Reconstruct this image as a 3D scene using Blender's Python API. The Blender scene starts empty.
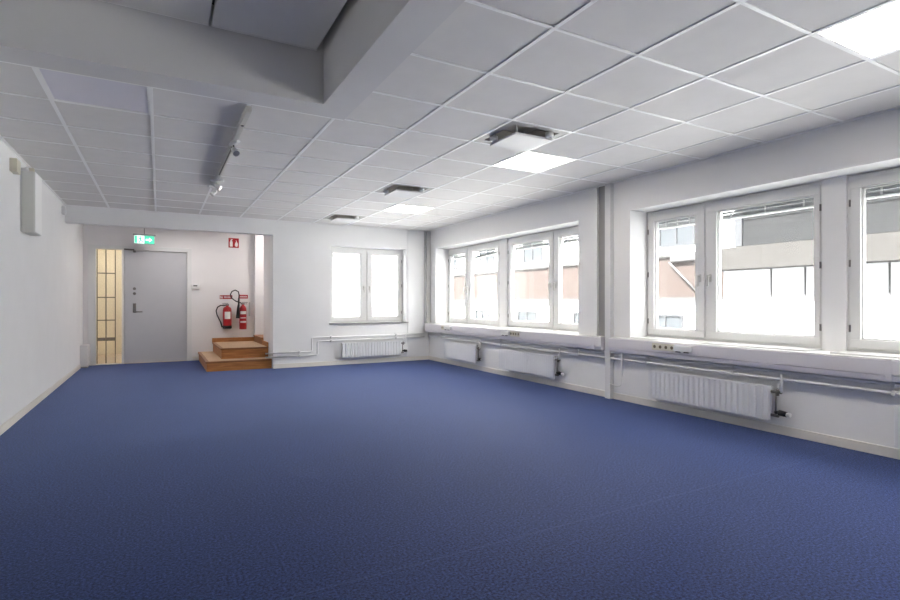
import bpy, bmesh, math, random
from mathutils import Vector, Matrix
random.seed(7)
PI = math.pi
SC = bpy.context.scene
C = SC.collection

# ------------------------------------------------------------------ camera
cam_data = bpy.data.cameras.new('camera')
cam_data.sensor_fit = 'HORIZONTAL'
cam_data.sensor_width = 36.0
cam_data.lens = 21.055
cam_data.shift_y = 0.0026
cam_data.clip_start = 0.02
cam = bpy.data.objects.new('camera', cam_data)
C.objects.link(cam)
cam.location = (0, 0, 1.119)
cam.rotation_euler = (PI / 2, 0, -math.radians(28.907))
SC.camera = cam

# ------------------------------------------------------------------ sky, sun, exposure
world = bpy.data.worlds.new('world')
SC.world = world
world.use_nodes = True
wn = world.node_tree.nodes
wn['Background'].inputs[0].default_value = (0.99, 0.99, 0.99, 1)
SKY = 4.0
wn['Background'].inputs[1].default_value = SKY
sun_data = bpy.data.lights.new('sun', 'SUN')
sun_data.energy = 57.0
sun_data.angle = math.radians(3)
sun_data.color = (1, 0.97, 0.93)
sun = bpy.data.objects.new('sun', sun_data)
C.objects.link(sun)
sun.rotation_euler = Vector((0.62, 0.0, -0.78)).to_track_quat('-Z', 'Y').to_euler()
LAMP = 9.5          # radiance of the lit ceiling panels
vs = SC.view_settings
vs.view_transform = 'Standard'
vs.look = 'None'
vs.exposure = 1.24
vs.gamma = 1.0
vs.use_curve_mapping = False

# ------------------------------------------------------------------ room measures (metres; the camera stands at x = y = 0)
XL, XR = -1.18, 4.62       # left wall, right wall
YB, YF = 9.22, -3.5        # back wall, wall behind the camera
YA = 11.25                 # back wall of the door alcove
ZC, ZT = 2.505, 3.1        # tile ceiling, slab above
SZ, HZ = 0.715, 2.15        # sill and head of the window openings
GX, GY, TS = 1.1515, 1.4796, 0.6   # tile grid origin and pitch

# ------------------------------------------------------------------ materials
def mat(name, col, rough=0.6, metal=0.0, noise=0.0, nscale=8.0, bump=0.0, bscale=150.0, emit=None, estr=0.0, sheen=0.0, spec=0.5):
    m = bpy.data.materials.new(name)
    m.use_nodes = True
    nt = m.node_tree
    b = nt.nodes['Principled BSDF']
    b.inputs['Base Color'].default_value = (*col, 1)
    b.inputs['Roughness'].default_value = rough
    b.inputs['Metallic'].default_value = metal
    b.inputs['Specular IOR Level'].default_value = spec
    if sheen:
        b.inputs['Sheen Weight'].default_value = sheen
        b.inputs['Sheen Roughness'].default_value = 0.5
    tc = nt.nodes.new('ShaderNodeTexCoord')
    if noise:
        n = nt.nodes.new('ShaderNodeTexNoise')
        n.inputs['Scale'].default_value = nscale
        n.inputs['Detail'].default_value = 6
        nt.links.new(tc.outputs['Object'], n.inputs['Vector'])
        r = nt.nodes.new('ShaderNodeValToRGB')
        r.color_ramp.elements[0].position = 0.3
        r.color_ramp.elements[1].position = 0.7
        r.color_ramp.elements[0].color = (*[c * (1 - noise) for c in col], 1)
        r.color_ramp.elements[1].color = (*[min(1, c * (1 + noise)) for c in col], 1)
        nt.links.new(n.outputs['Fac'], r.inputs['Fac'])
        nt.links.new(r.outputs['Color'], b.inputs['Base Color'])
    if bump:
        n2 = nt.nodes.new('ShaderNodeTexNoise')
        n2.inputs['Scale'].default_value = bscale
        n2.inputs['Detail'].default_value = 4
        nt.links.new(tc.outputs['Object'], n2.inputs['Vector'])
        bp = nt.nodes.new('ShaderNodeBump')
        bp.inputs['Strength'].default_value = bump
        bp.inputs['Distance'].default_value = 0.004
        nt.links.new(n2.outputs['Fac'], bp.inputs['Height'])
        nt.links.new(bp.outputs['Normal'], b.inputs['Normal'])
    if emit:
        b.inputs['Emission Color'].default_value = (*emit, 1)
        b.inputs['Emission Strength'].default_value = estr
    return m

def wood(name, c1, c2, axis, rough=0.45):
    m = bpy.data.materials.new(name)
    m.use_nodes = True
    nt = m.node_tree
    b = nt.nodes['Principled BSDF']
    tc = nt.nodes.new('ShaderNodeTexCoord')
    mp = nt.nodes.new('ShaderNodeMapping')
    mp.inputs['Scale'].default_value = (3, 40, 40) if axis == 'x' else (40, 3, 40)
    n = nt.nodes.new('ShaderNodeTexNoise')
    n.inputs['Scale'].default_value = 1.0
    n.inputs['Detail'].default_value = 8
    n.inputs['Distortion'].default_value = 0.6
    r = nt.nodes.new('ShaderNodeValToRGB')
    r.color_ramp.elements[0].position = 0.3
    r.color_ramp.elements[1].position = 0.72
    r.color_ramp.elements[0].color = (*c1, 1)
    r.color_ramp.elements[1].color = (*c2, 1)
    nt.links.new(tc.outputs['Object'], mp.inputs['Vector'])
    nt.links.new(mp.outputs['Vector'], n.inputs['Vector'])
    nt.links.new(n.outputs['Fac'], r.inputs['Fac'])
    nt.links.new(r.outputs['Color'], b.inputs['Base Color'])
    b.inputs['Roughness'].default_value = rough
    return m

def glass_mat():
    m = bpy.data.materials.new('window_glass')
    m.use_nodes = True
    nt = m.node_tree
    nt.nodes.clear()
    out = nt.nodes.new('ShaderNodeOutputMaterial')
    tr = nt.nodes.new('ShaderNodeBsdfTransparent')
    tr.inputs[0].default_value = (0.97, 0.98, 0.98, 1)
    gl = nt.nodes.new('ShaderNodeBsdfGlossy')
    gl.inputs['Roughness'].default_value = 0.02
    lw = nt.nodes.new('ShaderNodeLayerWeight')
    pw = nt.nodes.new('ShaderNodeMath')
    pw.operation = 'POWER'
    pw.inputs[1].default_value = 5
    nt.links.new(lw.outputs['Facing'], pw.inputs[0])
    fr = nt.nodes.new('ShaderNodeMath')
    fr.operation = 'MULTIPLY_ADD'
    fr.inputs[1].default_value = 0.5
    fr.inputs[2].default_value = 0.03
    nt.links.new(pw.outputs[0], fr.inputs[0])
    mx = nt.nodes.new('ShaderNodeMixShader')
    nt.links.new(fr.outputs[0], mx.inputs[0])
    nt.links.new(tr.outputs[0], mx.inputs[1])
    nt.links.new(gl.outputs[0], mx.inputs[2])
    # milky veil mixed into the panes imitates the hazy glare from outside
    tl = nt.nodes.new('ShaderNodeBsdfTranslucent')
    tl.inputs[0].default_value = (0.95, 0.95, 0.95, 1)
    m2 = nt.nodes.new('ShaderNodeMixShader')
    m2.inputs[0].default_value = 0.017
    nt.links.new(mx.outputs[0], m2.inputs[1])
    nt.links.new(tl.outputs[0], m2.inputs[2])
    nt.links.new(m2.outputs[0], out.inputs[0])
    return m

def sheet_mat():
    m = bpy.data.materials.new('white_sheeting')
    m.use_nodes = True
    nt = m.node_tree
    nt.nodes.clear()
    out = nt.nodes.new('ShaderNodeOutputMaterial')
    df = nt.nodes.new('ShaderNodeBsdfDiffuse')
    df.inputs[0].default_value = (0.52, 0.525, 0.535, 1)
    tl = nt.nodes.new('ShaderNodeBsdfTranslucent')
    tl.inputs[0].default_value = (0.52, 0.525, 0.535, 1)
    mx = nt.nodes.new('ShaderNodeMixShader')
    mx.inputs[0].default_value = 0.45
    nt.links.new(df.outputs[0], mx.inputs[1])
    nt.links.new(tl.outputs[0], mx.inputs[2])
    nt.links.new(mx.outputs[0], out.inputs[0])
    return m

def carpet_mat():
    m = bpy.data.materials.new('blue_carpet')
    m.use_nodes = True
    nt = m.node_tree
    b = nt.nodes['Principled BSDF']
    tc = nt.nodes.new('ShaderNodeTexCoord')
    n = nt.nodes.new('ShaderNodeTexNoise')
    n.inputs['Scale'].default_value = 85
    n.inputs['Detail'].default_value = 8
    n.inputs['Roughness'].default_value = 0.75
    r = nt.nodes.new('ShaderNodeValToRGB')
    r.color_ramp.elements[0].position = 0.43
    r.color_ramp.elements[1].position = 0.63
    r.color_ramp.elements[0].color = (0.005, 0.012, 0.060, 1)
    r.color_ramp.elements[1].color = (0.054, 0.096, 0.320, 1)
    n2 = nt.nodes.new('ShaderNodeTexNoise')
    n2.inputs['Scale'].default_value = 1.3
    n2.inputs['Detail'].default_value = 5
    mul = nt.nodes.new('ShaderNodeMix')
    mul.data_type = 'RGBA'
    mul.blend_type = 'MULTIPLY'
    mul.inputs['Factor'].default_value = 0.25
    nt.links.new(tc.outputs['Object'], n.inputs['Vector'])
    nt.links.new(tc.outputs['Object'], n2.inputs['Vector'])
    nt.links.new(n.outputs['Fac'], r.inputs['Fac'])
    nt.links.new(r.outputs['Color'], mul.inputs['A'])
    nt.links.new(n2.outputs['Fac'], mul.inputs['B'])
    # the glued seam between two carpet lengths: a thin worn line across the room
    sep = nt.nodes.new('ShaderNodeSeparateXYZ')
    nt.links.new(tc.outputs['Object'], sep.inputs[0])
    cmpn = nt.nodes.new('ShaderNodeMath')
    cmpn.operation = 'COMPARE'
    cmpn.inputs[1].default_value = 2.04
    cmpn.inputs[2].default_value = 0.006
    nt.links.new(sep.outputs['Y'], cmpn.inputs[0])
    seam = nt.nodes.new('ShaderNodeMix')
    seam.data_type = 'RGBA'
    seam.inputs['B'].default_value = (0.075, 0.11, 0.26, 1)
    sf = nt.nodes.new('ShaderNodeMath')
    sf.operation = 'MULTIPLY'
    sf.inputs[1].default_value = 0.22
    nt.links.new(cmpn.outputs[0], sf.inputs[0])
    nt.links.new(sf.outputs[0], seam.inputs['Factor'])
    nt.links.new(mul.outputs['Result'], seam.inputs['A'])
    nt.links.new(seam.outputs['Result'], b.inputs['Base Color'])
    b.inputs['Roughness'].default_value = 0.8
    b.inputs['Specular IOR Level'].default_value = 0.22
    b.inputs['Sheen Weight'].default_value = 0.42
    b.inputs['Sheen Roughness'].default_value = 0.32
    b.inputs['Sheen Tint'].default_value = (0.45, 0.58, 1, 1)
    bp = nt.nodes.new('ShaderNodeBump')
    bp.inputs['Strength'].default_value = 0.35
    bp.inputs['Distance'].default_value = 0.004
    nt.links.new(n.outputs['Fac'], bp.inputs['Height'])
    nt.links.new(bp.outputs['Normal'], b.inputs['Normal'])
    return m

M = dict(
    wall=mat('white_wall_paint', (0.87, 0.87, 0.868), 0.7, noise=0.015, nscale=2.5, bump=0.06, bscale=90),
    alcove=mat('alcove_wall_paint', (0.84, 0.82, 0.815), 0.7, noise=0.015, nscale=2.5, bump=0.06, bscale=90),
    beam=mat('beam_paint', (0.72, 0.71, 0.705), 0.7, noise=0.03, nscale=1.6),
    tile=mat('ceiling_tile', (0.785, 0.768, 0.748), 0.85, noise=0.02, nscale=6, bump=0.12, bscale=260),
    tbar=mat('ceiling_grid_paint', (0.97, 0.97, 0.96), 0.4),
    panel=mat('acoustic_panel', (0.86, 0.855, 0.83), 0.8, noise=0.015, nscale=5),
    carpet=carpet_mat(),
    base=mat('baseboard_paint', (0.80, 0.77, 0.71), 0.5),
    frame=mat('window_frame_paint', (0.78, 0.78, 0.77), 0.4),
    reveal=mat('sill_paint', (0.62, 0.62, 0.61), 0.4),
    trunk=mat('trunking_aluminium', (0.78, 0.76, 0.79), 0.42, metal=0.1),
    duct=mat('duct_paint', (0.74, 0.74, 0.74), 0.5),
    grey=mat('grey_paint', (0.34, 0.34, 0.33), 0.5),
    sock=mat('socket_brown', (0.16, 0.13, 0.08), 0.5),
    dgrey=mat('dark_grey', (0.12, 0.12, 0.12), 0.5),
    casing=mat('grey_casing', (0.58, 0.58, 0.57), 0.5),
    black=mat('black_rubber', (0.012, 0.012, 0.013), 0.5),
    steel=mat('brushed_steel', (0.55, 0.54, 0.52), 0.3, metal=1.0),
    bronze=mat('valve_metal', (0.22, 0.21, 0.20), 0.35, metal=0.9),
    white=mat('white_plastic', (0.82, 0.82, 0.81), 0.4),
    offwhite=mat('cream_plastic', (0.74, 0.70, 0.58), 0.4),
    rad=mat('radiator_enamel', (0.80, 0.81, 0.83), 0.35),
    pipe=mat('pipe_paint', (0.80, 0.80, 0.80), 0.4),
    door=mat('door_paint', (0.56, 0.56, 0.58), 0.5, noise=0.01),
    red=mat('extinguisher_red', (0.42, 0.012, 0.016), 0.28),
    signred=mat('sign_red', (0.40, 0.010, 0.014), 0.4),
    signwhite=mat('sign_white', (0.85, 0.83, 0.80), 0.5),
    blind=mat('blind_slats', (0.30, 0.32, 0.33), 0.45, metal=0.2),
    blindrail=mat('blind_rail', (0.75, 0.76, 0.76), 0.4),
    woodside=wood('oak_riser', (0.36, 0.135, 0.036), (0.60, 0.26, 0.080), 'x'),
    woodtop=wood('worn_oak_tread', (0.40, 0.24, 0.13), (0.66, 0.47, 0.30), 'x'),
    woodedge=wood('dark_oak_edge', (0.20, 0.08, 0.026), (0.34, 0.145, 0.05), 'x'),
    glass=glass_mat(),
    lamp=mat('lit_diffuser', (0.9, 0.9, 0.9), 0.5, emit=(1.0, 0.92, 0.83), estr=LAMP),
    unlit=mat('unlit_diffuser', (0.80, 0.79, 0.86), 0.35),
    exitgreen=mat('exit_green', (0.0, 0.35, 0.2), 0.4, emit=(0.12, 0.70, 0.46), estr=0.45),
    exitwhite=mat('exit_white', (0.8, 0.9, 0.85), 0.4, emit=(0.75, 1.0, 0.9), estr=0.55),
    cream=mat('corridor_paint', (0.88, 0.81, 0.67), 0.8, noise=0.03, nscale=3),
    corrfloor=mat('corridor_floor', (0.66, 0.55, 0.45), 0.5, noise=0.08, nscale=20),
    bar=mat('grille_metal', (0.20, 0.19, 0.16), 0.5, metal=0.4),
    bplaster=mat('facade_plaster', (0.54, 0.54, 0.54), 0.9, noise=0.04, nscale=1.0),
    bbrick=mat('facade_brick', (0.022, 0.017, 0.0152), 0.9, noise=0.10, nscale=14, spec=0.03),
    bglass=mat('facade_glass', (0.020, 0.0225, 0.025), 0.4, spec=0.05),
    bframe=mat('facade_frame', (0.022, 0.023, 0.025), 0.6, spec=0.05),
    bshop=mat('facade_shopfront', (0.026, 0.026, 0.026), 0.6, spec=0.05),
    rbrick=mat('rear_brick', (0.19, 0.16, 0.15), 0.9, noise=0.08, nscale=14),
    rglass=mat('rear_glass', (0.15, 0.152, 0.155), 0.4, spec=0.05),
    rframe=mat('rear_frame', (0.17, 0.17, 0.17), 0.6),
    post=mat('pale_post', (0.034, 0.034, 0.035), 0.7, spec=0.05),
    ground=mat('pavement', (0.25, 0.25, 0.245), 0.9, noise=0.1, nscale=2),
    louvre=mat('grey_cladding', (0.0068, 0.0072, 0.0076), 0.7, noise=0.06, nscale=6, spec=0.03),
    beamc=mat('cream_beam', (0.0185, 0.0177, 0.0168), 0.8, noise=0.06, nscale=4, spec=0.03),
    sheet=sheet_mat(),
)

# ------------------------------------------------------------------ mesh helpers
def B():
    return bmesh.new()

def box(bm, x0, x1, y0, y1, z0, z1, bev=0.0, seg=2, rot=None, at=None):
    mt = Matrix.Translation(((x0 + x1) / 2, (y0 + y1) / 2, (z0 + z1) / 2)) @ Matrix.Diagonal((abs(x1 - x0), abs(y1 - y0), abs(z1 - z0), 1))
    g = bmesh.ops.create_cube(bm, size=1.0, matrix=mt)
    vs_ = g['verts']
    if bev:
        es = list({e for v in vs_ for e in v.link_edges})
        r = bmesh.ops.bevel(bm, geom=es, offset=bev, segments=seg, affect='EDGES', profile=0.5)
        vs_ = list({v for f in r['faces'] for v in f.verts} | {v for v in vs_ if v.is_valid})
    if rot is not None:
        bmesh.ops.transform(bm, matrix=Matrix.Translation(at) @ rot @ Matrix.Translation(-Vector(at)), verts=vs_)
    return vs_

def tube(bm, pts, r, seg=12, cap=True):
    pts = [Vector(p) for p in pts]
    rings = []
    n = len(pts)
    prev = None
    for i, p in enumerate(pts):
        t = (pts[min(i + 1, n - 1)] - pts[max(i - 1, 0)]).normalized()
        if prev is None:
            a = Vector((0, 0, 1)) if abs(t.z) < 0.9 else Vector((1, 0, 0))
            u = t.cross(a).normalized()
        else:
            u = (prev - t * prev.dot(t)).normalized()
        prev = u
        w = t.cross(u)
        rr = r[i] if isinstance(r, (list, tuple)) else r
        rings.append([bm.verts.new(p + (u * math.cos(2 * PI * k / seg) + w * math.sin(2 * PI * k / seg)) * rr) for k in range(seg)])
    for a, b in zip(rings, rings[1:]):
        for k in range(seg):
            f = bm.faces.new((a[k], a[(k + 1) % seg], b[(k + 1) % seg], b[k]))
            f.smooth = True
    if cap:
        bm.faces.new(rings[0][::-1])
        bm.faces.new(rings[-1])

def lathe(bm, prof, cx, cy, seg=24):
    rings = []
    for r, z in prof:
        rings.append([bm.verts.new((cx + r * math.cos(2 * PI * k / seg), cy + r * math.sin(2 * PI * k / seg), z)) for k in range(seg)])
    for a, b in zip(rings, rings[1:]):
        for k in range(seg):
            f = bm.faces.new((a[k], a[(k + 1) % seg], b[(k + 1) % seg], b[k]))
            f.smooth = True
    bm.faces.new(rings[0][::-1])
    bm.faces.new(rings[-1])

def extr(bm, poly, y0, y1):
    """polygon given in x, z, extruded from y0 to y1"""
    a = [bm.verts.new((x, y0, z)) for x, z in poly]
    b = [bm.verts.new((x, y1, z)) for x, z in poly]
    n = len(poly)
    bm.faces.new(a)
    bm.faces.new(b[::-1])
    for i in range(n):
        bm.faces.new((a[i], b[i], b[(i + 1) % n], a[(i + 1) % n]))

def arc(c, r, a0, a1, plane, n=10):
    out = []
    for i in range(n + 1):
        a = a0 + (a1 - a0) * i / n
        u, v = r * math.cos(a), r * math.sin(a)
        out.append((c[0] + u, c[1], c[2] + v) if plane == 'xz' else (c[0], c[1] + u, c[2] + v) if plane == 'yz' else (c[0] + u, c[1] + v, c[2]))
    return out

def rounded(pts, r=0.03, n=6):
    """poly line with its corners rounded"""
    P = [Vector(p) for p in pts]
    out = [P[0]]
    for a, b, c in zip(P, P[1:], P[2:]):
        d1 = (a - b).normalized()
        d2 = (c - b).normalized()
        p, q = b + d1 * r, b + d2 * r
        for i in range(n + 1):
            t = i / n
            out.append(p * (1 - t) ** 2 + b * 2 * t * (1 - t) + q * t * t)
    out.append(P[-1])
    return out

def obj(name, bm, m, parent=None, label=None):
    bmesh.ops.recalc_face_normals(bm, faces=bm.faces)
    me = bpy.data.meshes.new(name)
    bm.to_mesh(me)
    bm.free()
    me.materials.append(m)
    o = bpy.data.objects.new(name, me)
    C.objects.link(o)
    if parent:
        o.parent = parent
    if label:
        o['label'] = label
    return o

def tag(o, label, cat, group=None, kind=None):
    o['label'] = label
    o['category'] = cat
    if group:
        o['group'] = group
    if kind:
        o['kind'] = kind
    return o

def thing(name, label, cat, loc=(0, 0, 0), rotz=0.0, group=None, kind=None):
    o = bpy.data.objects.new(name, None)
    C.objects.link(o)
    o.location = loc
    o.rotation_euler = (0, 0, rotz)
    return tag(o, label, cat, group, kind)

def dup(root, loc, rotz, label, group=None):
    r = root.copy()
    C.objects.link(r)
    r.location = loc
    r.rotation_euler = (0, 0, rotz)
    r['label'] = label
    if group:
        r['group'] = group
    for ch in list(root.children):
        c = ch.copy()
        C.objects.link(c)
        c.parent = r
        for g in list(ch.children):
            d = g.copy()
            C.objects.link(d)
            d.parent = c
    return r

# ------------------------------------------------------------------ room shell
bm = B()
box(bm, XL - 0.3, XR + 0.4, YF - 0.2, YA + 0.0, -0.2, 0.0)
tag(obj('floor', bm, M['carpet']), 'dark blue carpet covering the whole office floor', 'floor', kind='structure')

bm = B()
box(bm, XL - 0.2, XL, YF - 0.2, YA + 0.15, 0, ZT)
tag(obj('wall_left', bm, M['wall']), 'plain white wall along the left side', 'wall', kind='structure')

bm = B()
box(bm, XL, XR, YF - 0.3, YF, 0, ZT)
tag(obj('wall_front', bm, M['wall']), 'white wall behind the camera', 'wall', kind='structure')

# right wall with three long window recesses, the unseen one added for daylight
RA, RB, RC = (5.02, 8.93), (0.33, 4.19), (-3.3, -0.15)
XO = 5.0
bm = B()
def rw(y0, y1, z0, z1, x0=XR, x1=XO):
    box(bm, x0, x1, y0, y1, z0, z1)
rw(YF - 0.2, 9.6, 0, SZ)
rw(YF - 0.2, 4.52, HZ, ZT)
rw(4.52, 4.70, HZ, ZT, XR + 0.04)
rw(4.70, 9.6, HZ, ZT)
rw(RA[1], 9.6, SZ, HZ)
rw(4.70, RA[0], SZ, HZ)
rw(4.52, 4.70, SZ, HZ, XR + 0.04)
rw(RB[1], 4.52, SZ, HZ)
rw(RC[1], RB[0], SZ, HZ)
rw(YF - 0.2, RC[0], SZ, HZ)
rw(6.945, 7.155, SZ, HZ, 4.875)        # piers between the windows
rw(2.185, 2.36, SZ, HZ, 4.875)
rw(-1.80, -1.65, SZ, HZ, 4.875)
tag(obj('wall_right', bm, M['wall']), 'white window wall along the right side with deep recesses', 'wall', kind='structure')

# back wall with a window, lintel over the alcove
BW = (2.67, 4.13, 0.735, 2.13)
YBO = YB + 0.3
bm = B()
box(bm, 1.68, BW[0], YB, YBO, 0, ZT)
box(bm, BW[1], XR, YB, YBO, 0, ZT)
box(bm, BW[0], BW[1], YB, YBO, 0, BW[2])
box(bm, BW[0], BW[1], YB, YBO, BW[3], ZT)
box(bm, XL, 1.68, YB, YB + 0.15, 2.26, ZT)
tag(obj('wall_back', bm, M['wall']), 'white far wall with the small window and the opening to the door alcove', 'wall', kind='structure')

# alcove walls
DX0, DX1, DZ = -1.06, 0.505, 2.115
bm = B()
box(bm, XL, DX0, YA, YA + 0.15, 0, ZT)
box(bm, DX1, 1.95, YA, YA + 0.15, 0, ZT)
box(bm, DX0, DX1, YA, YA + 0.15, DZ, ZT)
tag(obj('wall_alcove', bm, M['alcove']), 'white wall of the alcove with the door and the red extinguishers', 'wall', kind='structure')
bm = B()
box(bm, XL, 1.68, YB + 0.15, YA, 2.5, 2.56)
tag(obj('ceiling_alcove', bm, M['alcove']), 'white ceiling of the door alcove behind the lintel', 'ceiling', kind='structure')
bm = B()
box(bm, 1.68, 1.95, YBO, 10.15, 0, ZT)
box(bm, 1.68, 1.95, 10.15, 11.12, 2.56, ZT)
box(bm, 1.68, 1.95, 11.12, YA, 0, ZT)
tag(obj('wall_side', bm, M['alcove']), 'white side wall of the alcove beside the wooden steps', 'wall', kind='structure')
# stair landing space behind the side opening
bm = B()
box(bm, 1.95, 2.6, 9.62, 9.72, 0, ZT)
box(bm, 1.95, 2.6, YA + 0.3, YA + 0.4, 0, ZT)
box(bm, 1.85, 1.95, YA + 0.15, YA + 0.4, 0, ZT)
box(bm, 2.5, 2.6, 9.72, YA + 0.3, 0, ZT)
box(bm, 1.95, 2.5, 9.72, YA + 0.3, 0.3, 0.46)
box(bm, 1.95, 2.5, 9.72, YA + 0.3, 2.6, 2.7)
tag(obj('wall_stair', bm, M['wall']), 'white walls of the stair space seen through the slit beside the steps', 'wall', kind='structure')

# slab over everything
bm = B()
box(bm, XL - 0.2, XO, YF - 0.2, YA + 0.5, ZT, ZT + 0.15)
sl = obj('ceiling_slab', bm, M['dgrey'])
tag(sl, 'concrete slab above the suspended ceiling', 'ceiling', kind='structure')

# suspended tile ceiling
BX, BY = 1.225, 3.88       # outer edges of the beam
LIGHTS = {(3, -1), (3, 4), (3, 9), (3, -6), (-3, 4)}
VENTS = {(2, 3), (2, 7), (2, 11)}
tiles = B()
G2 = 0.0095
for i in range(-4, 6):
    for j in range(-9, 13):
        if (i, j) in LIGHTS or (i, j) in VENTS:
            continue
        x0, x1 = GX + TS * i + G2, GX + TS * (i + 1) - G2
        y0, y1 = GY + TS * j + G2, GY + TS * (j + 1) - G2
        if y0 > YB or x0 > XR:
            continue
        if i < 0 and j < 4:
            continue
        if i == 0 and j < 4:
            x0 = BX + 0.001
        x0, x1 = max(x0, XL + 0.02), min(x1, XR - 0.02)
        y0, y1 = max(y0, YF + 0.02), min(y1, YB - 0.02)
        if x1 - x0 < 0.03 or y1 - y0 < 0.03:
            continue
        box(tiles, x0, x1, y0, y1, ZC + 0.004, ZC + 0.024)
ceil = tag(obj('ceiling', tiles, M['tile']), 'white square ceiling tiles over the room', 'ceiling', kind='structure')
bm = B()
for i in range(-4, 7):
    x = GX + TS * i
    if x > XR:
        continue
    y0 = BY if i < 1 else YF
    xx0, xx1 = max(x - 0.012, XL), x + 0.012
    if xx1 > xx0:
        box(bm, xx0, xx1, y0, YB, ZC - 0.001, ZC + 0.03)
for j in range(-8, 14):
    y = GY + TS * j
    if y > YB:
        continue
    x0 = XL if j >= 4 else BX
    box(bm, x0, XR, y - 0.010, y + 0.010, ZC - 0.0008, ZC + 0.03)
box(bm, XR - 0.024, XR, YF, YB, ZC - 0.004, ZC + 0.03)      # wall angles
box(bm, XL, XL + 0.024, BY, YB, ZC - 0.001, ZC + 0.03)
box(bm, XL, XR, YB - 0.022, YB, ZC - 0.001, ZC + 0.03)
box(bm, XL, BX, BY - 0.002, BY + 0.022, ZC - 0.002, ZC + 0.03)
grid = obj('ceiling_grid', bm, M['tbar'], ceil)

# beam round the raised part of the ceiling, and the high ceiling inside it
bm = B()
box(bm, 1.003, BX, YF, BY, ZC - 0.004, ZT)
box(bm, XL, 1.003, 3.645, BY, ZC - 0.004, ZT)
tag(obj('ceiling_beam', bm, M['beam']), 'grey painted beam framing the raised part of the ceiling', 'beam', kind='structure')
# hanging acoustic panels in the raised part
pgroup = 'acoustic panels under the raised ceiling'
def hang_panel(x0, x1, y0, y1, label):
    t = thing('ceiling_panel', label, 'ceiling panel', ((x0 + x1) / 2, (y0 + y1) / 2, 2.86), 0, pgroup)
    hx, hy = (x1 - x0) / 2, (y1 - y0) / 2
    b = B()
    box(b, -hx, hx, -hy, hy, 0, 0.05, bev=0.003, seg=1)
    obj('board', b, M['panel'], t)
    for y0, y1 in ((-hy - 0.004, -hy), (hy, hy + 0.004)):
        b = B()
        box(b, -hx - 0.004, hx + 0.004, y0, y1, -0.002, 0.03)
        obj('edge_trim', b, M['tbar'], t)
    for sx in (-0.7, 0.7):
        for sy in (-0.8, 0.8):
            b = B()
            tube(b, [(sx * hx, sy * hy, 0.05), (sx * hx, sy * hy, ZT - 2.86)], 0.005, 8)
            obj('hanger_rod', b, M['steel'], t)
hang_panel(XL + 0.05, 0.268, 1.2, 3.628, 'grey acoustic ceiling panel at the top left corner, left of the black gap')
hang_panel(0.288, 0.95, 1.2, 3.628, 'grey acoustic ceiling panel right of the black gap, by the beam corner')
bm = B()
box(bm, 0.262, 0.294, 1.2, 3.5, 2.93, 3.0)  # black strip standing in for the dark gap between the panels
tag(obj('gap_strip', bm, M['black']), 'black strip standing in for the dark gap between the two acoustic ceiling panels', 'rail')
for y in (1.6, 3.2):
    b = B()
    tube(b, [(0.278, y, 3.0), (0.278, y, ZT)], 0.005, 8)
    obj('strip_hanger', b, M['black'], bpy.data.objects['gap_strip'])

# baseboards
def bboard(name, label, boxes):
    b = B()
    for q in boxes:
        box(b, *q, bev=0.003, seg=1)
    tag(obj(name, b, M['base']), label, 'baseboard', kind='structure')
bboard('baseboard_left', 'cream baseboard along the left wall', [(XL, XL + 0.014, YF, 10.83, 0, 0.075)])
bboard('baseboard_right', 'cream baseboard along the window wall', [(XR - 0.014, XR, YF, 4.43, 0, 0.075), (XR - 0.014, XR, 4.515, YB, 0, 0.075)])
bboard('baseboard_back', 'cream baseboard under the far window', [(1.68, XR - 0.014, YB - 0.014, YB, 0, 0.075)])
bboard('baseboard_alcove', 'cream baseboard between the door and the steps', [(DX1 + 0.05, 0.66, YA - 0.014, YA, 0, 0.075)])

# vertical trims on the right wall and in the corner
bm = B()
box(bm, XR + 0.03, XR + 0.04, 4.52, 4.70, SZ, ZC + 0.02)
tag(obj('trim_1', bm, M['grey']), 'dark grey slot in the window wall beside the white duct', 'trim', kind='structure')
bm = B()
box(bm, 4.56, XR, 4.43, 4.515, 0, ZC - 0.005, bev=0.004)
tag(obj('trim_2', bm, M['duct']), 'white vertical duct from floor to ceiling between the two window groups', 'duct', kind='structure')
bm = B()
box(bm, 4.535, XR, 9.135, YB, 0.715, ZC - 0.005, bev=0.008)
box(bm, 4.51, 4.535, 9.18, YB, 0.715, ZC - 0.005)
tag(obj('trim_3', bm, M['casing']), 'grey vertical casing in the far right corner', 'trim', kind='structure')
bm = B()
box(bm, 4.165, 4.51, YB - 0.012, YB, 0.09, ZC - 0.005, bev=0.003)
tag(obj('trim_4', bm, M['wall']), 'flat white boxing right of the far window', 'trim', kind='structure')

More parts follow.
